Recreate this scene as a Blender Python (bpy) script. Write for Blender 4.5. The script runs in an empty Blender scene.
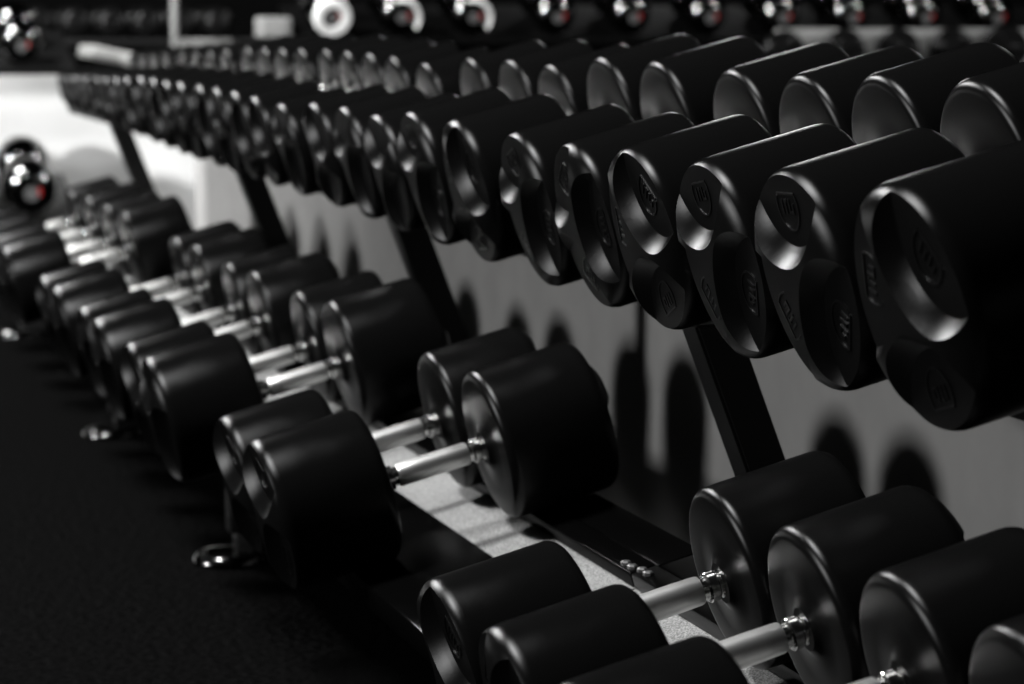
import bpy, bmesh, math, random
from mathutils import Vector, Matrix
from mathutils.geometry import delaunay_2d_cdt
random.seed(7)
sc = bpy.context.scene
col = sc.collection
PI = math.pi
Z0 = 0.95                       # camera height above the floor
TILT = math.radians(15)

# ------------------------------------------------------------------ materials
def mat(name, color=(0.5, 0.5, 0.5), rough=0.5, metal=0.0, spec=0.5, bump=None, mix=None, rvar=None):
    m = bpy.data.materials.new(name); m.use_nodes = True
    nt = m.node_tree; b = nt.nodes['Principled BSDF']
    b.inputs['Base Color'].default_value = (*color, 1)
    b.inputs['Roughness'].default_value = rough
    b.inputs['Metallic'].default_value = metal
    b.inputs['Specular IOR Level'].default_value = spec
    tc = nt.nodes.new('ShaderNodeTexCoord')
    if mix:                      # (scale, second colour, low, high)
        n = nt.nodes.new('ShaderNodeTexNoise'); n.inputs['Scale'].default_value = mix[0]; n.inputs['Detail'].default_value = 6
        r = nt.nodes.new('ShaderNodeValToRGB')
        r.color_ramp.elements[0].position = mix[2]; r.color_ramp.elements[0].color = (*color, 1)
        r.color_ramp.elements[1].position = mix[3]; r.color_ramp.elements[1].color = (*mix[1], 1)
        nt.links.new(tc.outputs['Object'], n.inputs['Vector']); nt.links.new(n.outputs['Fac'], r.inputs['Fac'])
        nt.links.new(r.outputs['Color'], b.inputs['Base Color'])
    if rvar:                     # (scale, low, high)
        n = nt.nodes.new('ShaderNodeTexNoise'); n.inputs['Scale'].default_value = rvar[0]; n.inputs['Detail'].default_value = 5
        mr = nt.nodes.new('ShaderNodeMapRange'); mr.inputs['To Min'].default_value = rvar[1]; mr.inputs['To Max'].default_value = rvar[2]
        nt.links.new(tc.outputs['Object'], n.inputs['Vector']); nt.links.new(n.outputs['Fac'], mr.inputs['Value'])
        nt.links.new(mr.outputs['Result'], b.inputs['Roughness'])
    if bump:                     # (scale, strength, distance)
        n = nt.nodes.new('ShaderNodeTexNoise'); n.inputs['Scale'].default_value = bump[0]; n.inputs['Detail'].default_value = 4
        bp = nt.nodes.new('ShaderNodeBump'); bp.inputs['Strength'].default_value = bump[1]; bp.inputs['Distance'].default_value = bump[2]
        nt.links.new(tc.outputs['Object'], n.inputs['Vector']); nt.links.new(n.outputs['Fac'], bp.inputs['Height'])
        nt.links.new(bp.outputs['Normal'], b.inputs['Normal'])
    return m

def glow(name, color, strength):
    m = bpy.data.materials.new(name); m.use_nodes = True
    b = m.node_tree.nodes['Principled BSDF']
    b.inputs['Base Color'].default_value = (*color, 1)
    b.inputs['Emission Color'].default_value = (*color, 1)
    b.inputs['Emission Strength'].default_value = strength
    return m

def rubber_mat(name, color, rough, gloss):
    m = bpy.data.materials.new(name); m.use_nodes = True
    nt = m.node_tree; nt.nodes.remove(nt.nodes['Principled BSDF'])
    out = nt.nodes['Material Output']; N = nt.nodes.new; L = nt.links.new
    d = N('ShaderNodeBsdfDiffuse'); g = N('ShaderNodeBsdfGlossy'); mx = N('ShaderNodeMixShader'); fr = N('ShaderNodeFresnel')
    g.distribution = 'BECKMANN'; g.inputs['Color'].default_value = (gloss, gloss, gloss, 1)
    d.inputs['Color'].default_value = (*color, 1); fr.inputs['IOR'].default_value = 1.42
    tc = N('ShaderNodeTexCoord'); n = N('ShaderNodeTexNoise'); n.inputs['Scale'].default_value = 24; n.inputs['Detail'].default_value = 6
    mr = N('ShaderNodeMapRange'); mr.inputs['To Min'].default_value = rough - 0.05; mr.inputs['To Max'].default_value = rough + 0.05
    L(tc.outputs['Object'], n.inputs['Vector']); L(n.outputs['Fac'], mr.inputs['Value']); L(mr.outputs['Result'], g.inputs['Roughness'])
    n2 = N('ShaderNodeTexNoise'); n2.inputs['Scale'].default_value = 230; n2.inputs['Detail'].default_value = 4
    bp = N('ShaderNodeBump'); bp.inputs['Strength'].default_value = 0.1; bp.inputs['Distance'].default_value = 0.0005
    L(tc.outputs['Object'], n2.inputs['Vector']); L(n2.outputs['Fac'], bp.inputs['Height'])
    for q in (d, g, fr): L(bp.outputs['Normal'], q.inputs['Normal'])
    L(fr.outputs['Fac'], mx.inputs['Fac']); L(d.outputs[0], mx.inputs[1]); L(g.outputs[0], mx.inputs[2]); L(mx.outputs[0], out.inputs['Surface'])
    return m

M = {}
M['rubber'] = rubber_mat('black_rubber', (0.0050, 0.0050, 0.0050), 0.35, 0.47)
M['emblem'] = rubber_mat('embossed_rubber', (0.006, 0.006, 0.006), 0.33, 1.0)
M['steel'] = mat('brushed_steel', (0.72, 0.72, 0.71), 0.42, 1.0, bump=(1400, 0.15, 0.0002))
M['chrome'] = mat('polished_chrome', (0.62, 0.62, 0.61), 0.16, 1.0)
M['black_metal'] = mat('black_painted_metal', (0.005, 0.005, 0.005), 0.42, spec=0.4, bump=(300, 0.1, 0.0005))
M['rail'] = rubber_mat('black_rail_lining', (0.002, 0.002, 0.002), 0.30, 0.3)
M['tray'] = mat('grey_hammered_plate', (0.15, 0.15, 0.148), 0.6, spec=0.2, mix=(420, (0.44, 0.44, 0.435), 0.42, 0.62), bump=(420, 0.3, 0.0008))
M['floor'] = mat('rubber_floor', (0.0002, 0.0002, 0.0002), 0.9, spec=0.01, mix=(85, (0.0036, 0.0036, 0.0036), 0.42, 0.66), bump=(120, 0.6, 0.003))
M['wall'] = mat('grey_painted_wall', (0.28, 0.277, 0.272), 0.75, spec=0.15, mix=(9, (0.32, 0.316, 0.31), 0.35, 0.7), bump=(60, 0.05, 0.001))
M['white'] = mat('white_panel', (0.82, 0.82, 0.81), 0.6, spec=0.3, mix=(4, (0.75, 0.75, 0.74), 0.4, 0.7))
M['dark_wall'] = mat('dark_wall', (0.001, 0.001, 0.001), 0.8, spec=0.05, mix=(3, (0.002, 0.002, 0.002), 0.4, 0.7))
M['ceiling'] = mat('ceiling_paint', (0.05, 0.05, 0.05), 0.9, spec=0.1)
M['gloss'] = mat('black_chrome', (0.13, 0.13, 0.13), 0.08, 1.0)
M['red'] = mat('dull_red_print', (0.32, 0.012, 0.012), 0.5)
M['bolt'] = mat('worn_bolt_metal', (0.16, 0.16, 0.16), 0.4, 0.6)
M['foot'] = mat('dark_polished_metal', (0.10, 0.10, 0.10), 0.15, 1.0)
M['grey_mark'] = mat('grey_print', (0.10, 0.10, 0.10), 0.5)
M['grey_metal'] = mat('grey_metal', (0.42, 0.42, 0.41), 0.45, 0.2, mix=(12, (0.36, 0.36, 0.35), 0.4, 0.6))
M['board'] = mat('grey_board', (0.24, 0.24, 0.235), 0.6, mix=(7, (0.20, 0.20, 0.195), 0.4, 0.6))
M['pale'] = mat('pale_paint', (0.42, 0.42, 0.41), 0.5)

# ------------------------------------------------------------------ helpers
def link(name, bm, m, parent=None, sharp=None):
    me = bpy.data.meshes.new(name)
    bmesh.ops.recalc_face_normals(bm, faces=bm.faces)
    bm.to_mesh(me); bm.free()
    return link_me(name, me, m, parent, sharp)

def link_me(name, me, m, parent=None, sharp=35):
    if m is not None and not me.materials: me.materials.append(m)
    if sharp is not None:
        me.shade_smooth(); me.set_sharp_from_angle(angle=math.radians(sharp))
    o = bpy.data.objects.new(name, me); col.objects.link(o)
    if parent: o.parent = parent
    return o

def tag(o, label, cat, group=None):
    o['label'] = label; o['category'] = cat
    if group: o['group'] = group
    return o

def empty(name, loc, label, cat, group=None, rot=(0, 0, 0)):
    o = bpy.data.objects.new(name, None); col.objects.link(o)
    o.empty_display_size = 0.05
    o.location = loc; o.rotation_euler = rot
    return tag(o, label, cat, group)

def structure(o):
    o['kind'] = 'structure'; return o

def box(bm, lo, hi, mtx=None):
    v = [bm.verts.new(Vector((x, y, z))) for z in (lo[2], hi[2]) for y in (lo[1], hi[1]) for x in (lo[0], hi[0])]
    if mtx:
        for q in v: q.co = mtx @ q.co
    for f in ((0, 1, 3, 2), (4, 6, 7, 5), (0, 4, 5, 1), (2, 3, 7, 6), (0, 2, 6, 4), (1, 5, 7, 3)):
        bm.faces.new([v[i] for i in f])

def bbox(lo, hi, bev=0.003, mtx=None, seg=2):
    bm = bmesh.new(); box(bm, lo, hi, mtx)
    if bev: bmesh.ops.bevel(bm, geom=bm.edges[:], offset=bev, segments=seg, affect='EDGES', profile=0.5)
    return bm

def lathe(bm, prof, n=48, axis='Y', center=(0, 0, 0)):
    """prof: (radius, along) pairs; radius 0 closes"""
    rows = []
    for r, a in prof:
        row = []
        for i in range(n if r > 1e-7 else 1):
            t = 2 * PI * i / n
            p = {'Y': (r * math.cos(t), a, r * math.sin(t)), 'Z': (r * math.cos(t), r * math.sin(t), a), 'X': (a, r * math.cos(t), r * math.sin(t))}[axis]
            row.append(bm.verts.new(Vector(p) + Vector(center)))
        rows.append(row)
    for a, b in zip(rows, rows[1:]):
        for i in range(n):
            j = (i + 1) % n
            if len(a) == 1 and len(b) == 1: continue
            if len(a) == 1: bm.faces.new((a[0], b[i], b[j]))
            elif len(b) == 1: bm.faces.new((a[i], b[0], a[j]))
            else: bm.faces.new((a[i], b[i], b[j], a[j]))
    return rows

# ------------------------------------------------------------------ rubber dumbbell
R0, L0, GRIP = 0.10, 0.160, 0.163           # head radius, head length, grip between heads
HB, PB, RB = 0.30, 2.3, 0.42                # rounded outer face: depth, power, flat radius
SC, SR, SD, SW = 1.00, 0.835, 0.165, 0.15    # scoop circle centre, radius, depth, wall run

def base_face(r):
    if r <= RB: return 0.0
    u = min(1.0, (r - RB) / (1 - RB))
    return HB * (1 - (1 - u ** PB) ** (1 / PB))

def wall(q):
    u = min(1.0, q / SW)
    return SD * (u + 0.22 * u * (1 - u))          # slightly concave wall

def face_depth(x, z):
    r = math.hypot(x, z); b = base_face(r); d = b
    for k in range(3):
        t = 2 * PI * k / 3
        q = SR - math.hypot(x - SC * math.cos(t), z - SC * math.sin(t))
        if q > 0:
            d = max(d, wall(q))
    return d

def head_mesh(fine):
    """unit head along Y, outer face at y=0 looking to -Y, inner face at y=L/R"""
    bm = bmesh.new()
    n = 120 if fine else 48
    Ln = L0 / R0
    # outer face by constrained triangulation so the scoops have crisp rims
    pts, edges = [], []
    def ring(c, r, m, clip=False, closed=True):
        st = len(pts); ids = []
        for i in range(m):
            t = 2 * PI * i / m
            p = (c[0] + r * math.cos(t), c[1] + r * math.sin(t))
            if clip and math.hypot(*p) > 0.97: ids.append(None); continue
            ids.append(len(pts)); pts.append(Vector(p))
        for i in range(m):
            a, b = ids[i], ids[(i + 1) % m]
            if a is not None and b is not None: edges.append((a, b))
        return ids
    rim = ring((0, 0), 1.0, n)
    steps = 14 if fine else 7
    for i in range(1, steps):                       # rings at even turns of the rounded edge
        t = PI / 2 * i / steps
        ring((0, 0), RB + (1 - RB) * math.sin(t) ** (2 / PB), n)
    ring((0, 0), RB, n // 2); ring((0, 0), RB * 0.66, n // 2); ring((0, 0), RB * 0.3, n // 4)
    ms = 150 if fine else 60
    ud = (1 - (1 - SD / HB) ** PB) ** (1 / PB)
    rd = RB + ud * (1 - RB)                          # where the rounded edge drops to the pads' level
    ring((0, 0), rd, n)
    for k in range(3):
        t = 2 * PI * k / 3; c = (SC * math.cos(t), SC * math.sin(t))
        for frac in ((0.0, 0.33, 0.67, 1.0) if fine else (0.0, 1.0)):
            prev = None
            for i in range(ms):
                # walk round the scoop on the inner side, from corner to corner
                ph = t + PI - 1.25 + 2.5 * i / (ms - 1)
                ex = (math.cos(ph), math.sin(ph))
                def at(q): return (c[0] + (SR - q) * ex[0], c[1] + (SR - q) * ex[1])
                q0 = 0.0
                p = at(0.0)
                if base_face(math.hypot(*p)) > 0:      # rim of the scoop on the rounded edge
                    lo, hi = 0.0, SW
                    if wall(SW) < base_face(math.hypot(*at(SW))) or math.hypot(*at(SW)) > rd: prev = None; continue
                    for _ in range(40):
                        m = (lo + hi) / 2
                        if wall(m) < base_face(math.hypot(*at(m))): lo = m
                        else: hi = m
                    q0 = hi
                p = at(q0 + frac * (SW - q0))
                pts.append(Vector(p))
                if prev is not None: edges.append((prev, len(pts) - 1))
                prev = len(pts) - 1
    vo, eo, fo, _, _, _ = delaunay_2d_cdt(pts, edges, [], 0, 1e-5)
    bv = []
    for p in vo:
        r = p.length
        bv.append(bm.verts.new((p.x, face_depth(p.x, p.y) if r < 0.9995 else HB, p.y)))
    for f in fo:
        try: bm.faces.new([bv[i] for i in f])
        except ValueError: pass
    rimv = sorted([v for v, p in zip(bv, vo) if p.length > 0.9995], key=lambda v: math.atan2(v.co.z, v.co.x))
    # drum, inner rounding, inner face and boss for the handle
    e = 0.13
    prof = [(1.0, Ln * 0.5), (1.0, Ln - e)]
    for i in range(1, 7):
        t = PI / 2 * i / 6
        prof.append((1 - e + e * math.cos(t), Ln - e + e * math.sin(t)))
    prof += [(0.60, Ln + 0.0), (0.34, Ln + 0.01), (0.27, Ln + 0.035), (0.22, Ln + 0.06), (0.19, Ln + 0.06), (0.0, Ln + 0.06)]
    prev = rimv
    for r, a in prof:
        if r == 0:
            c = bm.verts.new((0, a, 0))
            for i in range(len(prev)): bm.faces.new((prev[i], prev[(i + 1) % len(prev)], c))
            break
        row = [bm.verts.new((r * v.co.x / math.hypot(v.co.x, v.co.z), a, r * v.co.z / math.hypot(v.co.x, v.co.z))) for v in rimv]
        for i in range(len(prev)):
            j = (i + 1) % len(prev)
            bm.faces.new((prev[i], prev[j], row[j], row[i]))
        prev = row
    bmesh.ops.recalc_face_normals(bm, faces=bm.faces)
    for v in bm.verts: v.co *= R0
    me = bpy.data.meshes.new('dumbbell_head'); bm.to_mesh(me); bm.free()
    me.materials.append(M['rubber'])
    me.shade_smooth(); me.set_sharp_from_angle(angle=math.radians(24))
    return me

def emblem_mesh():
    """raised ring, bar and worn strokes lying on one flat pad (pad direction = +Z of the face)"""
    bm = bmesh.new()
    c = Vector((0, SD, 0.68)); h = 0.010
    n = 40
    def slab(poly):
        a = [bm.verts.new(c + Vector((x, 0.004, z))) for x, z in poly]
        b = [bm.verts.new(c + Vector((x, -h, z))) for x, z in poly]
        bm.faces.new(b)
        for i in range(len(poly)):
            j = (i + 1) % len(poly); bm.faces.new((a[i], a[j], b[j], b[i]))
    for i in range(n):                                   # ring, open at the top
        t0 = PI * 0.86 + (PI * 1.28) * i / n; t1 = PI * 0.86 + (PI * 1.28) * (i + 1) / n
        ro, ri = 0.225, 0.208
        slab([(ro * math.cos(t0), ro * math.sin(t0)), (ro * math.cos(t1), ro * math.sin(t1)), (ri * math.cos(t1), ri * math.sin(t1)), (ri * math.cos(t0), ri * math.sin(t0))])
    slab([(-0.19, 0.10), (0.19, 0.10), (0.19, 0.118), (-0.19, 0.118)])
    for x, w, z0, z1 in ((-0.12, 0.025, -0.07, 0.06), (-0.06, 0.06, 0.035, 0.06), (-0.045, 0.025, -0.07, 0.06), (0.03, 0.025, -0.07, 0.06), (0.06, 0.05, -0.07, -0.045), (0.10, 0.025, -0.07, 0.02)):
        slab([(x, z0), (x + w, z0), (x + w, z1), (x, z1)])
    bmesh.ops.recalc_face_normals(bm, faces=bm.faces)
    for v in bm.verts: v.co *= R0
    me = bpy.data.meshes.new('emblem'); bm.to_mesh(me); bm.free()
    me.materials.append(M['emblem'])
    return me

def grip_mesh():
    bm = bmesh.new(); h = GRIP / 2
    lathe(bm, [(0.0, -h + 0.030), (0.0150, -h + 0.030), (0.0158, -h + 0.033), (0.0164, -0.02), (0.0164, 0.02), (0.0158, h - 0.033), (0.0150, h - 0.030), (0.0, h - 0.030)], 40)
    me = bpy.data.meshes.new('grip'); bmesh.ops.recalc_face_normals(bm, faces=bm.faces); bm.to_mesh(me); bm.free()
    me.materials.append(M['steel']); me.shade_smooth(); me.set_sharp_from_angle(angle=math.radians(30))
    return me

def collar_mesh():
    """stepped rings between grip and head, y=0 at the head, growing to +Y"""
    bm = bmesh.new()
    lathe(bm, [(0.0, -0.004), (0.0135, -0.004), (0.0135, 0.004), (0.0155, 0.0048), (0.0155, 0.0075), (0.0122, 0.0085), (0.0122, 0.0105), (0.0160, 0.0115), (0.0168, 0.0128), (0.0168, 0.0215), (0.0160, 0.0228), (0.0128, 0.0235), (0.0128, 0.0312), (0.0, 0.0312)], 40)
    me = bpy.data.meshes.new('collar'); bmesh.ops.recalc_face_normals(bm, faces=bm.faces); bm.to_mesh(me); bm.free()
    me.materials.append(M['chrome']); me.shade_smooth(); me.set_sharp_from_angle(angle=math.radians(30))
    return me

HEAD_F, HEAD_C, EMB, GRP, COL = head_mesh(True), head_mesh(False), emblem_mesh(), grip_mesh(), collar_mesh()

def child(name, me, parent, loc=(0, 0, 0), rot=(0, 0, 0), s=1.0):
    o = bpy.data.objects.new(name, me); col.objects.link(o); o.parent = parent
    o.location = loc; o.rotation_euler = rot; o.scale = (s, s, s)
    return o

def dumbbell(x, y, zb, R, rot_f, label, group, fine=True, emblem=False):
    """(x, y, zb): point under the middle of the grip at the height of the heads' lowest line, in the tilted frame"""
    t = empty('dumbbell', (x, y, zb), label, 'dumbbell', group, (TILT, 0, 0))
    s = R / R0; L = L0 * s; h = GRIP / 2
    me = HEAD_F if fine else HEAD_C
    # pads: first scoop points to +X of the mesh; turning about Y by -a brings it to angle a in the X-Z face
    hf = child('head', me, t, (0, -h - L, R), (0, -math.radians(rot_f), 0), s)
    a2 = random.uniform(0, 120)
    hb = child('head', me, t, (0, h + L, R), (0, -math.radians(a2), PI), s)
    if emblem:
        for k in range(3):
            child('emblem', EMB, hf, (0, 0, 0), (0, PI / 2 - 2 * PI * k / 3, 0))
    child('grip', GRP, t, (0, 0, R))
    child('collar', COL, t, (0, -h, R)); child('collar', COL, t, (0, h, R), (0, 0, PI))
    return t

cT, sT = math.cos(TILT), math.sin(TILT)
ORD = ['', 'second', 'third', 'fourth', 'fifth', 'sixth', 'seventh', 'eighth', 'ninth', 'tenth', 'eleventh', 'twelfth', 'thirteenth', 'fourteenth', 'fifteenth', 'sixteenth', 'seventeenth', 'eighteenth', 'nineteenth', 'twentieth', 'twenty-first', 'twenty-second', 'twenty-third', 'twenty-fourth', 'twenty-fifth', 'twenty-sixth', 'twenty-seventh', 'twenty-eighth', 'twenty-ninth', 'thirtieth', 'thirty-first', 'thirty-second', 'thirty-third', 'thirty-fourth']

# upper tier -----------------------------------------------------------------
UP_Y = 1.0 + (0.187 + GRIP / 2) * cT          # y of the grip centres
meas = [(-2.1232, .1186, 50), (-2.364, .1165, 98), (-2.5965, .1130, 104), (-2.838, .1120, 57), (-3.057, .1085, 10), (-3.2935, .1080, 112), (-3.6003, .1084, 40),
        (-3.8508, .108, 100), (-4.0766, .1000, 85), (-4.3111, .1005, 105), (-4.5537, .0984, 60), (-4.8416, .0921, 95)]
while meas[-1][0] > -8.12:
    q, r, _ = meas[-1]
    k = len(meas)
    q2 = q - (0.226 + (0.040 if k % 4 == 0 else -0.008) - 0.008 * (-4.84 - q))
    tab = ((-4.84, .0925), (-5.4, .0965), (-5.9, .0965), (-6.6, .090), (-7.2, .076), (-8.4, .055))
    for (xa, ra), (xb, rb) in zip(tab, tab[1:]):
        if xb <= q2 <= xa: r = ra + (rb - ra) * (q2 - xa) / (xb - xa)
    meas.append((q2, r, random.uniform(0, 120)))
upper = []
for q, r, a in meas:
    F = (1 + 0.187 * cT) / (1 + 1.6 * cT * r)          # lighter heads are shorter: their faces stand further back
    zc = (-0.370 - (0.0135 * max(0, 1 - abs(q + 6.1) / 1.5)) + 0.0202 * (-2.12 - q) + r * cT) * F     # height of the outer face centre
    R = r * F
    upper.append((q * F, R, a, zc + (1.6 * R + GRIP / 2) * sT))
def up_place(x, R, zc=None):
    if zc is None:                                          # between neighbours
        for u, v in zip(upper, upper[1:]):
            if v[0] <= x <= u[0] or v is upper[-1] or (u is upper[0] and x > u[0]):
                t = (x - u[0]) / (v[0] - u[0]); R = u[1] + t * (v[1] - u[1]); zc = u[3] + t * (v[3] - u[3]); break
    return UP_Y + sT * R, zc - cT * R       # point under the grip on the resting line
for i, (x, R, a, zc) in enumerate(upper):
    by, bz = up_place(x, R, zc)
    if i == 0: lab = 'largest black rubber dumbbell on the upper tier, nearest the camera at the right edge'
    elif i == len(upper) - 1: lab = 'smallest black rubber dumbbell at the far left end of the upper tier'
    else: lab = 'black rubber dumbbell on the upper tier, %s in the row from the right' % ORD[i]
    if i in (1, 2, 5): lab = 'black rubber dumbbell on the upper tier, %s from the right, bright crescent scoop on top' % ORD[i]
    dumbbell(x, by, Z0 + bz, R, a - 6, lab, 'black rubber dumbbells on the upper tier', fine=i < 16, emblem=i < 8)

# lower tier -----------------------------------------------------------------
LO_Y, LO_Z, LO_R = 0.911, -0.593, 0.109
lo_by, lo_bz = LO_Y + sT * LO_R, LO_Z - cT * LO_R      # resting line under the grips
lower = [(-1.840, .1020, 30, 'cut off at the bottom right corner'),
         (-2.062, .1020, 75, 'second from the bottom right corner'),
         (-2.285, .1020, 20, 'third from the right, steel grip in view'),
         (-2.508, .1020, 50, 'fourth from the right, beside the bare shelf'),
         (-3.410, .1075, 70, 'right one of the middle pair'),
         (-3.660, .1055, 60, 'left one of the middle pair'),
         (-4.300, .112, 95, 'right one of the pair behind the middle pair'),
         (-4.580, .107, 60, 'left one of the pair behind the middle pair'),
         (-5.005, .107, 95, 'nearest of the blurred four further back'),
         (-5.290, .103, 100, 'second of the blurred four further back'),
         (-5.680, .107, 90, 'third of the blurred four further back'),
         (-5.960, .105, 70, 'last of the blurred four further back'),
         (-6.780, .109, 80, 'nearest of the blurred group at the left edge'),
         (-7.130, .107, 40, 'second of the blurred group at the left edge'),
         (-7.520, .107, 10, 'third of the blurred group at the left edge'),
         (-7.950, .105, 60, 'farthest of the blurred group at the left edge')]
for i, (x, R, a, w) in enumerate(lower):
    dumbbell(x, lo_by, Z0 + lo_bz, R, a, 'black rubber dumbbell on the lower tier, ' + w, 'black rubber dumbbells on the lower tier', fine=i < 8, emblem=i in (2, 3, 4, 5))

# ------------------------------------------------------------------ the rack
rack = empty('dumbbell_rack', (-5.0, 1.1, 0), 'long black two-tier steel rack carrying all the rubber dumbbells', 'rack')
inv = Matrix.Translation(-Vector(rack.location))
XA, XB = -9.25, -0.9
def rpart(name, bm, m, sharp=35):
    for v in bm.verts: v.co = inv @ v.co
    return link(name, bm, m, rack, sharp)
def tier_mtx(y, z): return Matrix.Translation((0, y, z)) @ Matrix.Rotation(TILT, 4, 'X')
T_lo = tier_mtx(lo_by, Z0 + lo_bz)
seams = [-9.25, -7.57, -6.04, -4.51, -2.98, -1.45, -0.9]
for a, b in zip(seams, seams[1:]):
    rpart('tray', bbox((a + 0.002, -0.03, -0.030), (b - 0.002, 0.20, -0.022), 0.001, T_lo, 1), M['tray'])
    # front rail: the heads rest on its top face
    rpart('rail', bbox((a + 0.002, -0.150, -0.045), (b - 0.002, 0.014, -0.0005), 0.004, T_lo), M['rail'])
    rpart('rail', bbox((a + 0.002, 0.115, -0.0215), (b - 0.002, 0.151, -0.0005), 0.003, T_lo), M['rail'])
    rpart('rail', bbox((a + 0.002, 0.153, -0.045), (b - 0.002, 0.215, -0.003), 0.003, T_lo), M['rail'])
# upper rails follow the slight slope of the row
UP0, UP1 = up_place(upper[0][0], 0, None), up_place(upper[-1][0], 0, None)
def up_rest(x):                          # straight line under the lowest of the resting points
    t = (x - upper[0][0]) / (upper[-1][0] - upper[0][0])
    return UP0[0] + t * (UP1[0] - UP0[0]), UP0[1] + t * (UP1[1] - UP0[1])
def up_rail(v0, v1, a, b, n0=-0.03, n1=-0.0008):
    """one bent bar passing just under the resting point of every dumbbell"""
    bm = bmesh.new(); rows = []
    for xx in [a] + [u[0] for u in reversed(upper)] + [b]:
        hit = [u for u in upper if u[0] == xx]
        if hit: yb, zb = up_place(xx, hit[0][1], hit[0][3])
        else:
            u = upper[-1] if xx == a else upper[0]; yb, zb = up_place(u[0], u[1], u[3])
        m = tier_mtx(yb, Z0 + zb)
        rows.append([bm.verts.new(m @ Vector((xx, v, n))) for v, n in ((v0, n0), (v1, n0), (v1, n1), (v0, n1))])
    for p, q in zip(rows, rows[1:]):
        for i in range(4): bm.faces.new((p[i], p[(i + 1) % 4], q[(i + 1) % 4], q[i]))
    bm.faces.new(rows[0]); bm.faces.new(rows[-1][::-1])
    return bm
rpart('rail', up_rail(-0.145, -0.095, XA, XB), M['rail'])
rpart('rail', up_rail(0.095, 0.205, XA, XB), M['rail'])
rpart('tray', up_rail(-0.092, 0.092, XA, XB, -0.028, -0.020), M['black_metal'])  # unseen plate added to keep light off the wall, assumed like the lower tray
# slanted posts with feet
def prism(pts, x0, x1, bev=0.004):
    bm = bmesh.new()
    a = [bm.verts.new((x0, y, z)) for y, z in pts]; b = [bm.verts.new((x1, y, z)) for y, z in pts]
    bm.faces.new(a); bm.faces.new(b[::-1])
    for i in range(len(pts)):
        j = (i + 1) % len(pts); bm.faces.new((a[i], b[i], b[j], a[j]))
    bmesh.ops.bevel(bm, geom=bm.edges[:], offset=bev, segments=2, affect='EDGES')
    return bm
for X in (-1.47, -3.00, -4.53, -6.06, -8.15):
    ty, tz = up_rest(X)
    # upright leans forward at the top, square to the shelves
    top = (1.140, Z0 - 0.360 + 0.019 * (-3.0 - X) - (0.02 if X < -8 else 0))
    k = math.tan(math.radians(20))
    zt = top[1]; zl = 0.05
    pts = [(top[0] - 0.010, zt), (top[0] + (zt - zl) * k, zl), (top[0] + (zt - zl) * k + 0.058, zl), (top[0] + 0.048, zt)]
    rpart('post', prism(pts, X - 0.03, X + 0.03), M['black_metal'])
    # bracket arm under the upper rails
    m = tier_mtx(ty, Z0 + tz)
    rpart('arm', bbox((X - 0.03, -0.03, -0.075), (X + 0.03, 0.22, -0.0305), 0.004, m), M['black_metal'])
    rpart('arm', bbox((X - 0.03, -0.09, -0.10), (X + 0.03, 0.33, -0.0455), 0.004, T_lo), M['black_metal'])
    yb = top[0] + (zt - zl) * k + 0.06
    rpart('foot', bbox((X - 0.025, 0.84, 0.018), (X + 0.025, yb + 0.03, 0.055), 0.006), M['black_metal'])
    bm = bmesh.new(); lathe(bm, [(0, 0.0), (0.062, 0.0), (0.066, 0.004), (0.064, 0.012), (0.056, 0.019), (0.045, 0.020), (0.040, 0.016), (0, 0.016)], 40, 'Z', (X, 0.83, 0.001))
    rpart('foot_pad', bm, M['foot'])
    # short front leg from foot to lower tray
    lp = T_lo @ Vector((0, -0.10, -0.06))
    rpart('leg', bbox((X - 0.025, lp.y - 0.03, 0.055), (X + 0.025, lp.y + 0.03, lp.z + 0.0), 0.004), M['black_metal'])
    for dx, v in () if X in (-4.53, -8.15) else ((-0.020, 0.124), (0.004, 0.124), (0.030, 0.128), (0.052, 0.128)):
        bm = bmesh.new(); p = T_lo @ Vector((X + dx, v, -0.0005))
        lathe(bm, [(0, 0.005), (0.005, 0.005), (0.007, 0.003), (0.007, -0.001), (0, -0.001)], 6, 'Z', p)
        rpart('bolt', bm, M['bolt'], None)

# ------------------------------------------------------------------ setting
bm = bmesh.new(); box(bm, (-14.0, -12.0, -0.1), (4.0, 10.0, 0.0)); structure(link('floor', bm, M['floor']))
bm = bmesh.new(); box(bm, (-14.0, -12.0, 4.2), (4.0, 10.0, 4.3)); structure(link('ceiling', bm, M['ceiling']))
WY = 1.62
bm = bbox((-9.43, WY, 0.0), (2.0, WY + 0.12, Z0 - 0.13), 0.006); structure(link('wall_back', bm, M['wall']))
bm = bmesh.new(); box(bm, (-14.0, -12.0, 0.0), (-13.9, 10.0, 4.2)); structure(link('wall_far', bm, M['dark_wall']))
bm = bmesh.new(); box(bm, (-14.0, 9.9, 0.0), (4.0, 10.0, 4.2)); structure(link('wall_right', bm, M['dark_wall']))
bm = bmesh.new(); box(bm, (-14.0, -12.0, 0.0), (4.0, -11.9, 4.2)); structure(link('wall_left', bm, M['dark_wall']))

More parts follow.
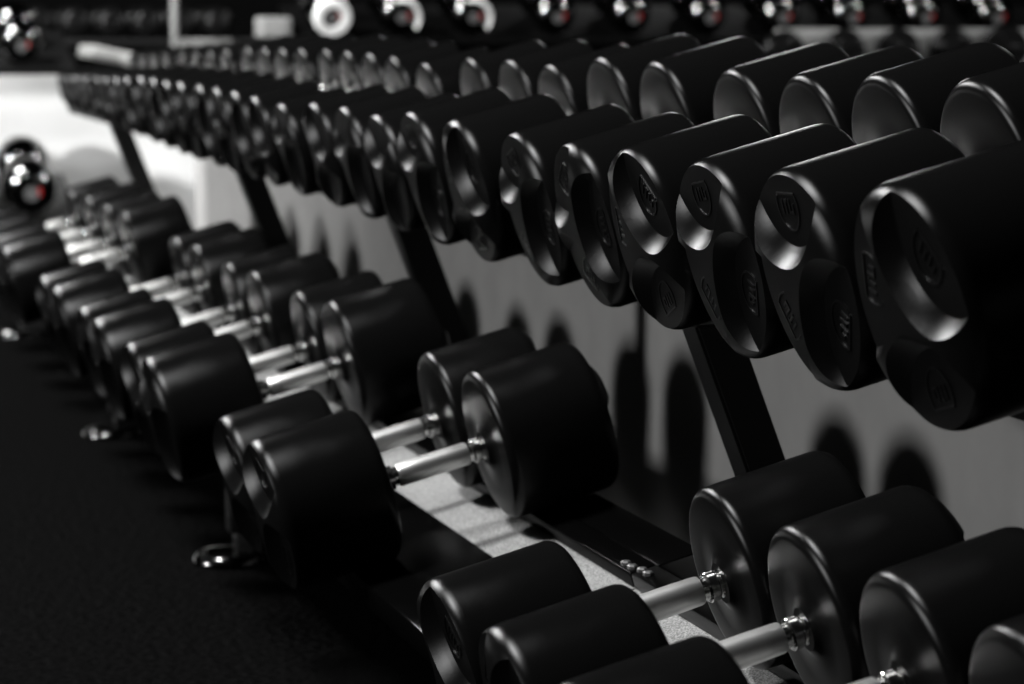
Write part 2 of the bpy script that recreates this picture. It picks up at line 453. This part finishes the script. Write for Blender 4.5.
# ------------------------------------------------------------------ far racks with glossy round dumbbells
FX = -10.2
def gloss_head(parent, x, R, mark, m=None):
    """round-ended glossy head whose end looks to +X, x = its outer end"""
    bm = bmesh.new(); L = 0.13 * R / 0.09
    prof = [(0, 0), (0.30, 0.0), (0.34, -0.02), (0.36, 0.02)]
    for i in range(8):
        t = PI / 2 * i / 7
        prof.append((0.40 + 0.60 * math.sin(t), 0.02 - 0.72 * (1 - math.cos(t))))
    prof += [(1.0, -1.0), (0.93, -1.25), (0.7, -1.4), (0, -1.4)]
    lathe(bm, [(r * R, a * R) for r, a in prof], 40, 'X', (x, 0, R))
    h = link('head', bm, m or M['gloss'], parent, 40)
    if mark:
        bm = bmesh.new(); lathe(bm, [(0, 0.004), (0.27 * R, 0.004), (0.27 * R, -0.002), (0, -0.002)], 24, 'X', (x, 0, R)); link('badge', bm, M['grey_mark'], h, 30)
        bm = bmesh.new(); box(bm, (x - 0.002, 0.20 * R, 0.92 * R), (x + 0.006, 0.36 * R, 1.22 * R)); bmesh.ops.bevel(bm, geom=bm.edges[:], offset=0.003, segments=2, affect='EDGES'); link('red_mark', bm, M['red'], h, None)
    return h
def gloss_dumbbell(loc, R, label, group, ring=False, tilt=0.0, crescent=False):
    t = empty('dumbbell', loc, label, 'dumbbell', group, (0, tilt, 0))
    gloss_head(t, 0.0, R, True)
    bm = bmesh.new(); lathe(bm, [(0, -0.06), (0.016, -0.06), (0.016, 0.06), (0, 0.06)], 20, 'X', (-1.4 * R - 0.05, 0, R)); link('grip', bm, M['chrome'], t, 40)
    h = gloss_head(t, -1.4 * R - 0.10, R * 0.98, False)
    if ring:  # chrome ring, its bright reflection put in as white colour
        bm = bmesh.new(); lathe(bm, [(0.45 * R, 0.01), (0.52 * R, 0.022), (0.80 * R, 0.022), (0.88 * R, 0.006), (0.80 * R, -0.06), (0.5 * R, -0.06), (0.45 * R, 0.01)], 40, 'X', (0.0, 0, R)); link('ring', bm, M['white'], t, 40)['label'] = 'chrome ring round the end, its reflection painted white'
    if crescent:                         # window reflection on the upper right rim, put in as a white arc
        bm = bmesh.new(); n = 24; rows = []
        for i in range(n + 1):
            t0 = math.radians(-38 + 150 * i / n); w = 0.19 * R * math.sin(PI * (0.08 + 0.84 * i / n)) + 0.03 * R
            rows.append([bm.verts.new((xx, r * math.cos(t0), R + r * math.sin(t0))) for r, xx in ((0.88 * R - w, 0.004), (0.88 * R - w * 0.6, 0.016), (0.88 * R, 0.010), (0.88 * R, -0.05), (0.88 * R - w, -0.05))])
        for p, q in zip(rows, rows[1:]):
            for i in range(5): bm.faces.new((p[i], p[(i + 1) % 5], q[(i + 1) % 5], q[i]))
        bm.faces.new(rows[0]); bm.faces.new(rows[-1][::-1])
        link('rim_reflection', bm, M['white'], t, 40)['label'] = 'reflection painted as a pale arc on the upper right rim'
    return t

FT = math.radians(18)
def slope(z): return Matrix.Translation((FX, 0, z)) @ Matrix.Rotation(FT, 4, 'Y') @ Matrix.Translation((-FX, 0, -z))
# left far rack: two tiers and a white back panel
fr = empty('display_rack', (FX - 0.3, 0.4, 0), 'blurred far rack with white panel and black shelf at the left edge', 'rack')
finv = Matrix.Translation(-Vector(fr.location))
def fpart(name, bm, m, parent=fr):
    for v in bm.verts: v.co = Matrix.Translation(-Vector(parent.location)) @ v.co
    return link(name, bm, m, parent, 35)
bm = bbox((FX - 0.66, -4.0, 0.0), (FX - 0.56, 2.06, Z0 - 0.155), 0.003); structure(link('wall_end', bm, M['white']))
fpart('shelf', bbox((FX - 0.46, -0.9, Z0 - 0.170), (FX, 1.29, Z0 - 0.135), 0.006, slope(Z0 - 0.135)), M['black_metal'])
fpart('shelf', bbox((FX - 0.50, -0.9, Z0 - 0.79), (FX, 1.29, Z0 - 0.73), 0.006, slope(Z0 - 0.73)), M['black_metal'])
for yy in (-0.86, 0.3): fpart('upright', bbox((FX - 0.50, yy, 0), (FX - 0.45, yy + 0.05, Z0 - 0.62), 0.004), M['black_metal'])
fpart('bracket', bbox((FX - 0.50, -0.5, Z0 - 0.62), (FX - 0.42, -0.44, Z0 - 0.045), 0.004), M['black_metal'])
GL = 'glossy dumbbells on the left far rack'
gloss_dumbbell((FX, 1.08, Z0 - 0.135), .085, 'glossy black round dumbbell with red mark on the top shelf at the left edge', GL, tilt=FT)
gloss_dumbbell((FX, .78, Z0 - 0.135), .085, 'glossy black dumbbell cut by the left edge on the far top shelf', GL, tilt=FT)
gloss_dumbbell((FX, 1.105, Z0 - 0.73), .11, 'glossy black round dumbbell with red mark on the lower far shelf', GL, tilt=FT)
gloss_dumbbell((FX, .85, Z0 - 0.73), .11, 'glossy black dumbbell at the left edge of the lower far shelf', GL, tilt=FT)

# right far rack: black top shelf with glossy round dumbbells
rr = empty('display_rack', (FX - 0.3, 4.1, 0), 'blurred far black rack running along the top of the picture', 'rack')
fpart('shelf', bbox((FX - 0.46, 2.19, Z0 - 0.06), (FX, 6.0, Z0 - 0.025), 0.006, slope(Z0 - 0.025)), M['dark_wall'], rr)
fpart('shelf', bbox((FX - 0.40, 1.98, Z0 - 0.06), (FX, 2.188, Z0 - 0.025), 0.006), M['black_metal'], rr)
fpart('back_panel', bbox((FX - 0.49, 2.15, 0.0), (FX - 0.472, 6.0, Z0 + 0.04), 0.004), M['black_metal'], rr)
for yy in (2.2, 4.1, 5.9): fpart('upright', bbox((FX - 0.40, yy, 0), (FX - 0.34, yy + 0.06, Z0 - 0.061 + 0.09), 0.004), M['black_metal'], rr)
YS = [2.31, 2.60, 2.90, 3.26, 3.59, 3.93, 4.26, 4.58, 4.92, 5.26]
for i, yy in enumerate(YS):
    lab = 'glossy black round dumbbell on the far top shelf, %s in its row from the left' % (ORD[i] if i else 'first')
    if i == 0: lab = 'round dumbbell with chrome ring, shine painted white, and dark centre on the far shelf'
    if i in (1, 2): lab = 'glossy black dumbbell with painted crescent reflection, %s on the far top shelf' % ORD[i]
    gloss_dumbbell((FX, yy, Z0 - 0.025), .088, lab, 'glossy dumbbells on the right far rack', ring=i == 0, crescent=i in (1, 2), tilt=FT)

# low rack of black rubber dumbbells in front of the right far rack
lr = empty('low_rack', (-9.6, 4.6, 0), 'low grey rack with a pale board at the upper right', 'rack')
fpart('shelf', bbox((-9.98, 3.95, Z0 - 0.18), (-9.5, 5.5, Z0 - 0.1555), 0.004), M['black_metal'], lr)
fpart('board', bbox((-10.03, 4.16, Z0 - 0.18), (-9.99, 5.5, Z0 + 0.014), 0.004), M['board'], lr)
for yy in (3.95, 5.4): fpart('leg', bbox((-9.9, yy, 0), (-9.82, yy + 0.06, Z0 - 0.181), 0.004), M['black_metal'], lr)
for i, (yy, R) in enumerate(((4.08, .082), (4.34, .085), (4.58, .085), (4.82, .085), (5.06, .09))):
    t = dumbbell(-9.74, yy, Z0 - 0.155, R, random.uniform(0, 120), 'black rubber dumbbell end on the low far rack, %s from the left' % (ORD[i] if i else 'first'), 'black dumbbells on the low far rack', fine=False)
    t.rotation_euler = (0, 0, math.radians(67))

# blurred dark round weights further back at the upper left
br = empty('storage_rack', (-12.2, 1.7, 0), 'dark blurred rack far back at the upper left', 'rack')
fpart('shelf', bbox((-12.5, 1.15, Z0 - 0.06), (-11.98, 2.35, Z0 - 0.03), 0.005), M['black_metal'], br)
for yy in (1.2, 2.25): fpart('leg', bbox((-12.3, yy, 0), (-12.22, yy + 0.06, Z0 - 0.061), 0.004), M['black_metal'], br)
for i in range(6):
    t = empty('dumbbell', (-12.0, 1.36 + 0.165 * i, Z0 - 0.03), 'dim dark dumbbell on the rack far back, %s from the left' % (ORD[i] if i else 'first'), 'dumbbell', 'dim dumbbells far back at the upper left')
    gloss_head(t, 0.0, 0.075, False, M['rubber']); gloss_head(t, -0.31, 0.075, False, M['rubber'])
    bm = bmesh.new(); lathe(bm, [(0, -0.19), (0.015, -0.19), (0.015, -0.09), (0, -0.09)], 20, 'X', (0, 0, 0.075)); link('grip', bm, M['chrome'], t, 40)

bm = bbox((-0.07, -0.065, 0.0), (0.07, 0.065, 0.085), 0.012, None, 3)
o = link('box', bm, M['board'], None, 35); o.location = (FX - 0.12, 2.10, Z0 - 0.024); tag(o, 'small blurred grey box at the left end of the far top shelf', 'box')
tb = empty('low_table', (-11.6, 2.04, 0), 'grey table top just right of the slim pole', 'table')
for nm, lo, hi, mm in (('table_top', (-0.2, -0.09, Z0 - 0.075), (0.2, 0.10, Z0 - 0.03), M['board']), ('leg', (-0.15, -0.05, 0), (-0.11, -0.01, Z0 - 0.075), M['black_metal']), ('leg', (0.11, -0.05, 0), (0.15, -0.01, Z0 - 0.075), M['black_metal'])):
    link(nm, bbox(lo, hi, 0.004), mm, tb, 35)

# slim pale pole and a bench pad at the end of the low wall
bm = bmesh.new(); lathe(bm, [(0.0, 0.0), (0.045, 0.0), (0.045, 0.008), (0.016, 0.012), (0.016, 4.19), (0.0, 4.19)], 24, 'Z', (0, 0, 0))
o = link('pole', bm, M['board'], None, 35); o.location = (-11.2, 1.845, 0.001); tag(o, 'slim light grey vertical pole rising behind the far end of the dumbbell rack', 'pole')
bm = bbox((-0.20, -0.150, -0.025), (0.22, 0.165, 0.025), 0.010, Matrix.Rotation(-math.radians(12), 4, 'X'), 3)
o = link('board', bm, M['pale'], None, 35); o.location = (FX - 0.50, 1.535, Z0 - 0.106); tag(o, 'pale sloping board lying on the low white end wall, far left', 'board')

# ------------------------------------------------------------------ lights
def area(name, loc, size, power, target, color=(1, 1, 1), sy=None):
    l = bpy.data.lights.new(name, 'AREA'); l.energy = power; l.color = color
    l.shape = 'RECTANGLE'; l.size = size; l.size_y = sy or size
    o = bpy.data.objects.new(name, l); col.objects.link(o); o.location = loc
    d = Vector(target) - Vector(loc); o.rotation_euler = d.to_track_quat('-Z', 'Y').to_euler()
    return o
area('front_lamp', (-4.2, -10.0, 3.75), 1.15, 660, (-4.2, 1.6, 0.4))
area('aisle_lamp', (-3.6, -1.1, 4.1), 0.8, 225, (-3.6, -0.9, 0.0), sy=0.7)
area('far_lamp', (-9.4, -1.3, 4.1), 1.6, 560, (-9.0, -1.0, 0.0), sy=1.2)
area('side_fill', (-4.8, -5.6, 1.7), 0.5, 70, (-10.3, 1.2, 0.4)).data.spread = math.radians(50)  # added fill with narrow spread, brightens the walls at the far left
area('ridge_fill', (-12.6, 4.7, 2.7), 0.6, 24, (-3.0, 1.2, 0.8))  # added unseen light that draws bright ridge lines along the heads
area('rear_lamp', (-3.5, 9.2, 3.4), 0.4, 420, (-3.5, 1.2, 0.8), sy=1.6)
area('rear_lamp', (-8.2, 5.6, 4.1), 0.25, 40, (-10.2, 4.2, 0.9))
w = bpy.data.worlds.new('world'); sc.world = w; w.use_nodes = True
w.node_tree.nodes['Background'].inputs[0].default_value = (0.5, 0.5, 0.5, 1)
w.node_tree.nodes['Background'].inputs[1].default_value = 0.004

# ------------------------------------------------------------------ camera
f = 2580.0
Rm = [[0.28817026, -0.11423629, -0.95074075], [0.95757919, 0.03437784, 0.28611232], [0.0, 0.99285862, -0.11929697]]
right = Vector([Rm[i][0] for i in range(3)]); up = Vector([Rm[i][1] for i in range(3)]); fw = Vector([Rm[i][2] for i in range(3)])
cam = bpy.data.cameras.new('camera'); co = bpy.data.objects.new('camera', cam); col.objects.link(co)
mt = Matrix((right, up, -fw)).transposed().to_4x4(); mt.translation = Vector((0, 0, Z0)); co.matrix_world = mt
cam.sensor_width = 36.0; cam.lens = f / 1024 * 36.0; cam.clip_start = 0.05
cam.dof.use_dof = True; cam.dof.focus_distance = 2.85; cam.dof.aperture_fstop = 5.6
sc.camera = co
sc.view_settings.view_transform = 'Standard'; sc.view_settings.look = 'None'
sc.view_settings.gamma = 1.0; sc.view_settings.exposure = 0.0; sc.view_settings.use_curve_mapping = False
